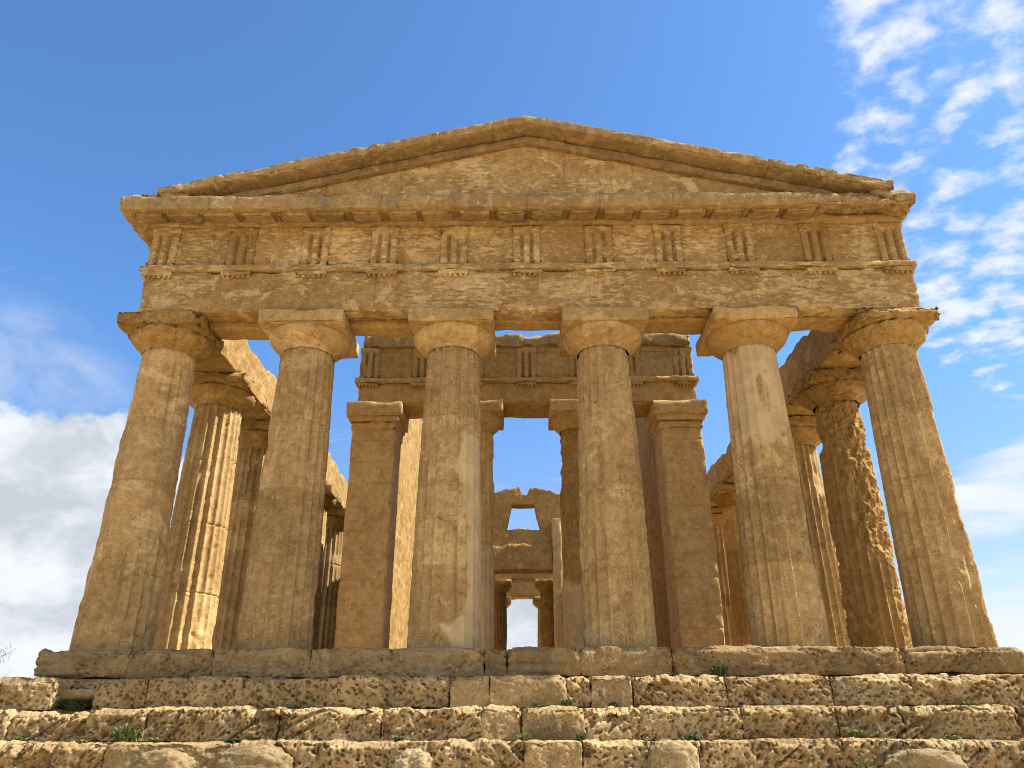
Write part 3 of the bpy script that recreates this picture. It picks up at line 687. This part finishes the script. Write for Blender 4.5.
WE = [(-7.36, -1.42, -0.985, 0.32, 0.23, 364, M_LEAFD, 'large dark green weed cushion in the gap of the upper left step'),
      (-6.16, -2.10, -1.460, 0.23, 0.32, 210, M_LEAF, 'tall grey-green weed tuft at the left above the bottom step'),
      (-7.80, -2.10, -1.460, 0.20, 0.14, 112, M_LEAF, 'flat weed near the left edge of the third step'),
      (-6.84, -2.10, -1.460, 0.16, 0.09, 84, M_LEAFY, 'small bright weed left of the tall grey-green tuft'),
      (-5.72, -2.10, -1.460, 0.18, 0.12, 125, M_LEAFY, 'low bright green weed just right of the tall grey-green tuft'),
      (-4.52, -2.10, -1.460, 0.18, 0.11, 98, M_LEAFD, 'low dark weed above the broad brown boulder'),
      (-3.74, -1.66, -0.985, 0.14, 0.09, 84, M_LEAF, 'little weed on the second tread below the left inner column'),
      (-2.62, -1.66, -0.985, 0.11, 0.08, 56, M_LEAFY, 'tiny weed on the second tread left of centre'),
      (-2.03, -2.10, -1.460, 0.12, 0.15, 84, M_LEAF, 'sprig of weed above the small domed grey boulder'),
      (-.15, -2.10, -1.460, 0.12, 0.18, 112, M_LEAFY, 'upright yellow-green weed in the bottom joint at the centre'),
      (.52, -1.66, -0.985, 0.12, 0.20, 112, M_LEAF, 'bushy little weed at the centre of the second tread'),
      (.09, -1.66, -0.985, 0.18, 0.08, 98, M_LEAF, 'spreading flat weed left of the bushy one on the second tread'),
      (.68, -2.10, -1.460, 0.11, 0.18, 84, M_LEAF, 'narrow weed in the joint right of the upright yellow-green weed'),
      (1.24, -1.66, -0.985, 0.11, 0.14, 70, M_LEAFD, 'dark sprig on the second tread right of centre'),
      (3.11, -1.10, -0.500, 0.16, 0.27, 154, M_LEAFD, 'dark weed tuft against the stylobate right of centre'),
      (2.35, -2.10, -1.460, 0.14, 0.14, 84, M_LEAFD, 'dark weed above the tall domed boulder'),
      (4.85, -2.10, -1.460, 0.20, 0.22, 168, M_LEAFY, 'yellow-green weed tuft on the right above the bottom step'),
      (6.21, -2.10, -1.460, 0.19, 0.12, 98, M_LEAFY, 'pale spreading weed at the right of the third step'),
      (6.88, -1.66, -0.985, 0.16, 0.12, 84, M_LEAFY, 'faint yellowish weed at the right end of the second tread'),
      (4.65, -2.55, -1.860, 0.11, 0.22, 84, M_LEAFY, 'thin weed growing up the bottom step at the right')]
for i, (x, y, z, r_, h, n, m, lab) in enumerate(WE): weed(x, y, z, r_, h, n, 500+i, m, lab)

# ------------------------------------------------------------------ bare shrub left of the temple
def shrub():
    root = tag(empty('bare_shrub', (-11.9, 2.0, -2.3)), 'leafless reddish shrub reaching twigs in beside the left end of the platform', 'shrub')
    def tubes(lines, name):
        mb = MB()
        for pts, ra, rb_ in lines:
            P = np.array(pts, float); n = len(P); k = 6; rows = []
            for i in range(n):
                d = P[min(i+1, n-1)]-P[max(i-1, 0)]; d /= np.linalg.norm(d); a = np.cross(d, [.3, .9, .1]); a /= np.linalg.norm(a); b = np.cross(d, a); r_ = ra+(rb_-ra)*i/(n-1)
                rows += [P[i]+r_*(math.cos(t)*a+math.sin(t)*b) for t in np.linspace(0, 2*np.pi, k, endpoint=False)]
            mb.add(np.array(rows), wrap_faces(n, k))
        return mb.build(name, M_TWIG, root)
    rd = random.Random(3)
    tubes([([(0, 0, 0), (.03, 0, .5), (-.02, .03, 1.0), (.03, 0, 1.5)], .05, .03)], 'trunk')
    lines = []
    def grow(p, d, ln, r_, lev):
        pts = [p]
        for i in range(4):
            d = (d+np.array([rd.gauss(0, .16), rd.gauss(0, .16), rd.gauss(.03, .12)])); d /= np.linalg.norm(d); pts.append(pts[-1]+d*ln/4)
        lines.append((pts, r_, r_*.5))
        if lev < 3:
            for i in range(4):
                k = rd.choice((1, 2, 3, 4)); nd = d+np.array([rd.gauss(0, .5), rd.gauss(0, .5), rd.gauss(.1, .4)]); grow(pts[k], nd/np.linalg.norm(nd), ln*.62, r_*.55, lev+1)
    for a in (1.6, 2.9, 4.4): grow(np.array([.02, 0, 1.4]), np.array([math.cos(a)*.8, math.sin(a)*.8, .75])/1.1, .75, .016, 0)
    for z, zz in ((2.2, 2.58), (2.3, 2.50), (2.05, 2.36)):               # long low twigs to the right
        e = rd.uniform(.85, 1.14); lines.append(([(.1, 0, 1.6), (.5, 0, z-.1), (.8, 0, z+.1), (e, 0, zz)], .012, .003))
        for q in range(5):
            t = .80+.07*q; lines.append(([(t, 0, z+.1+.05*q), (t+rd.uniform(-.04, .08), rd.gauss(0, .05), z+.18+.05*q+rd.uniform(-.04, .06))], .005, .003))
    tubes(lines, 'branch')
shrub()
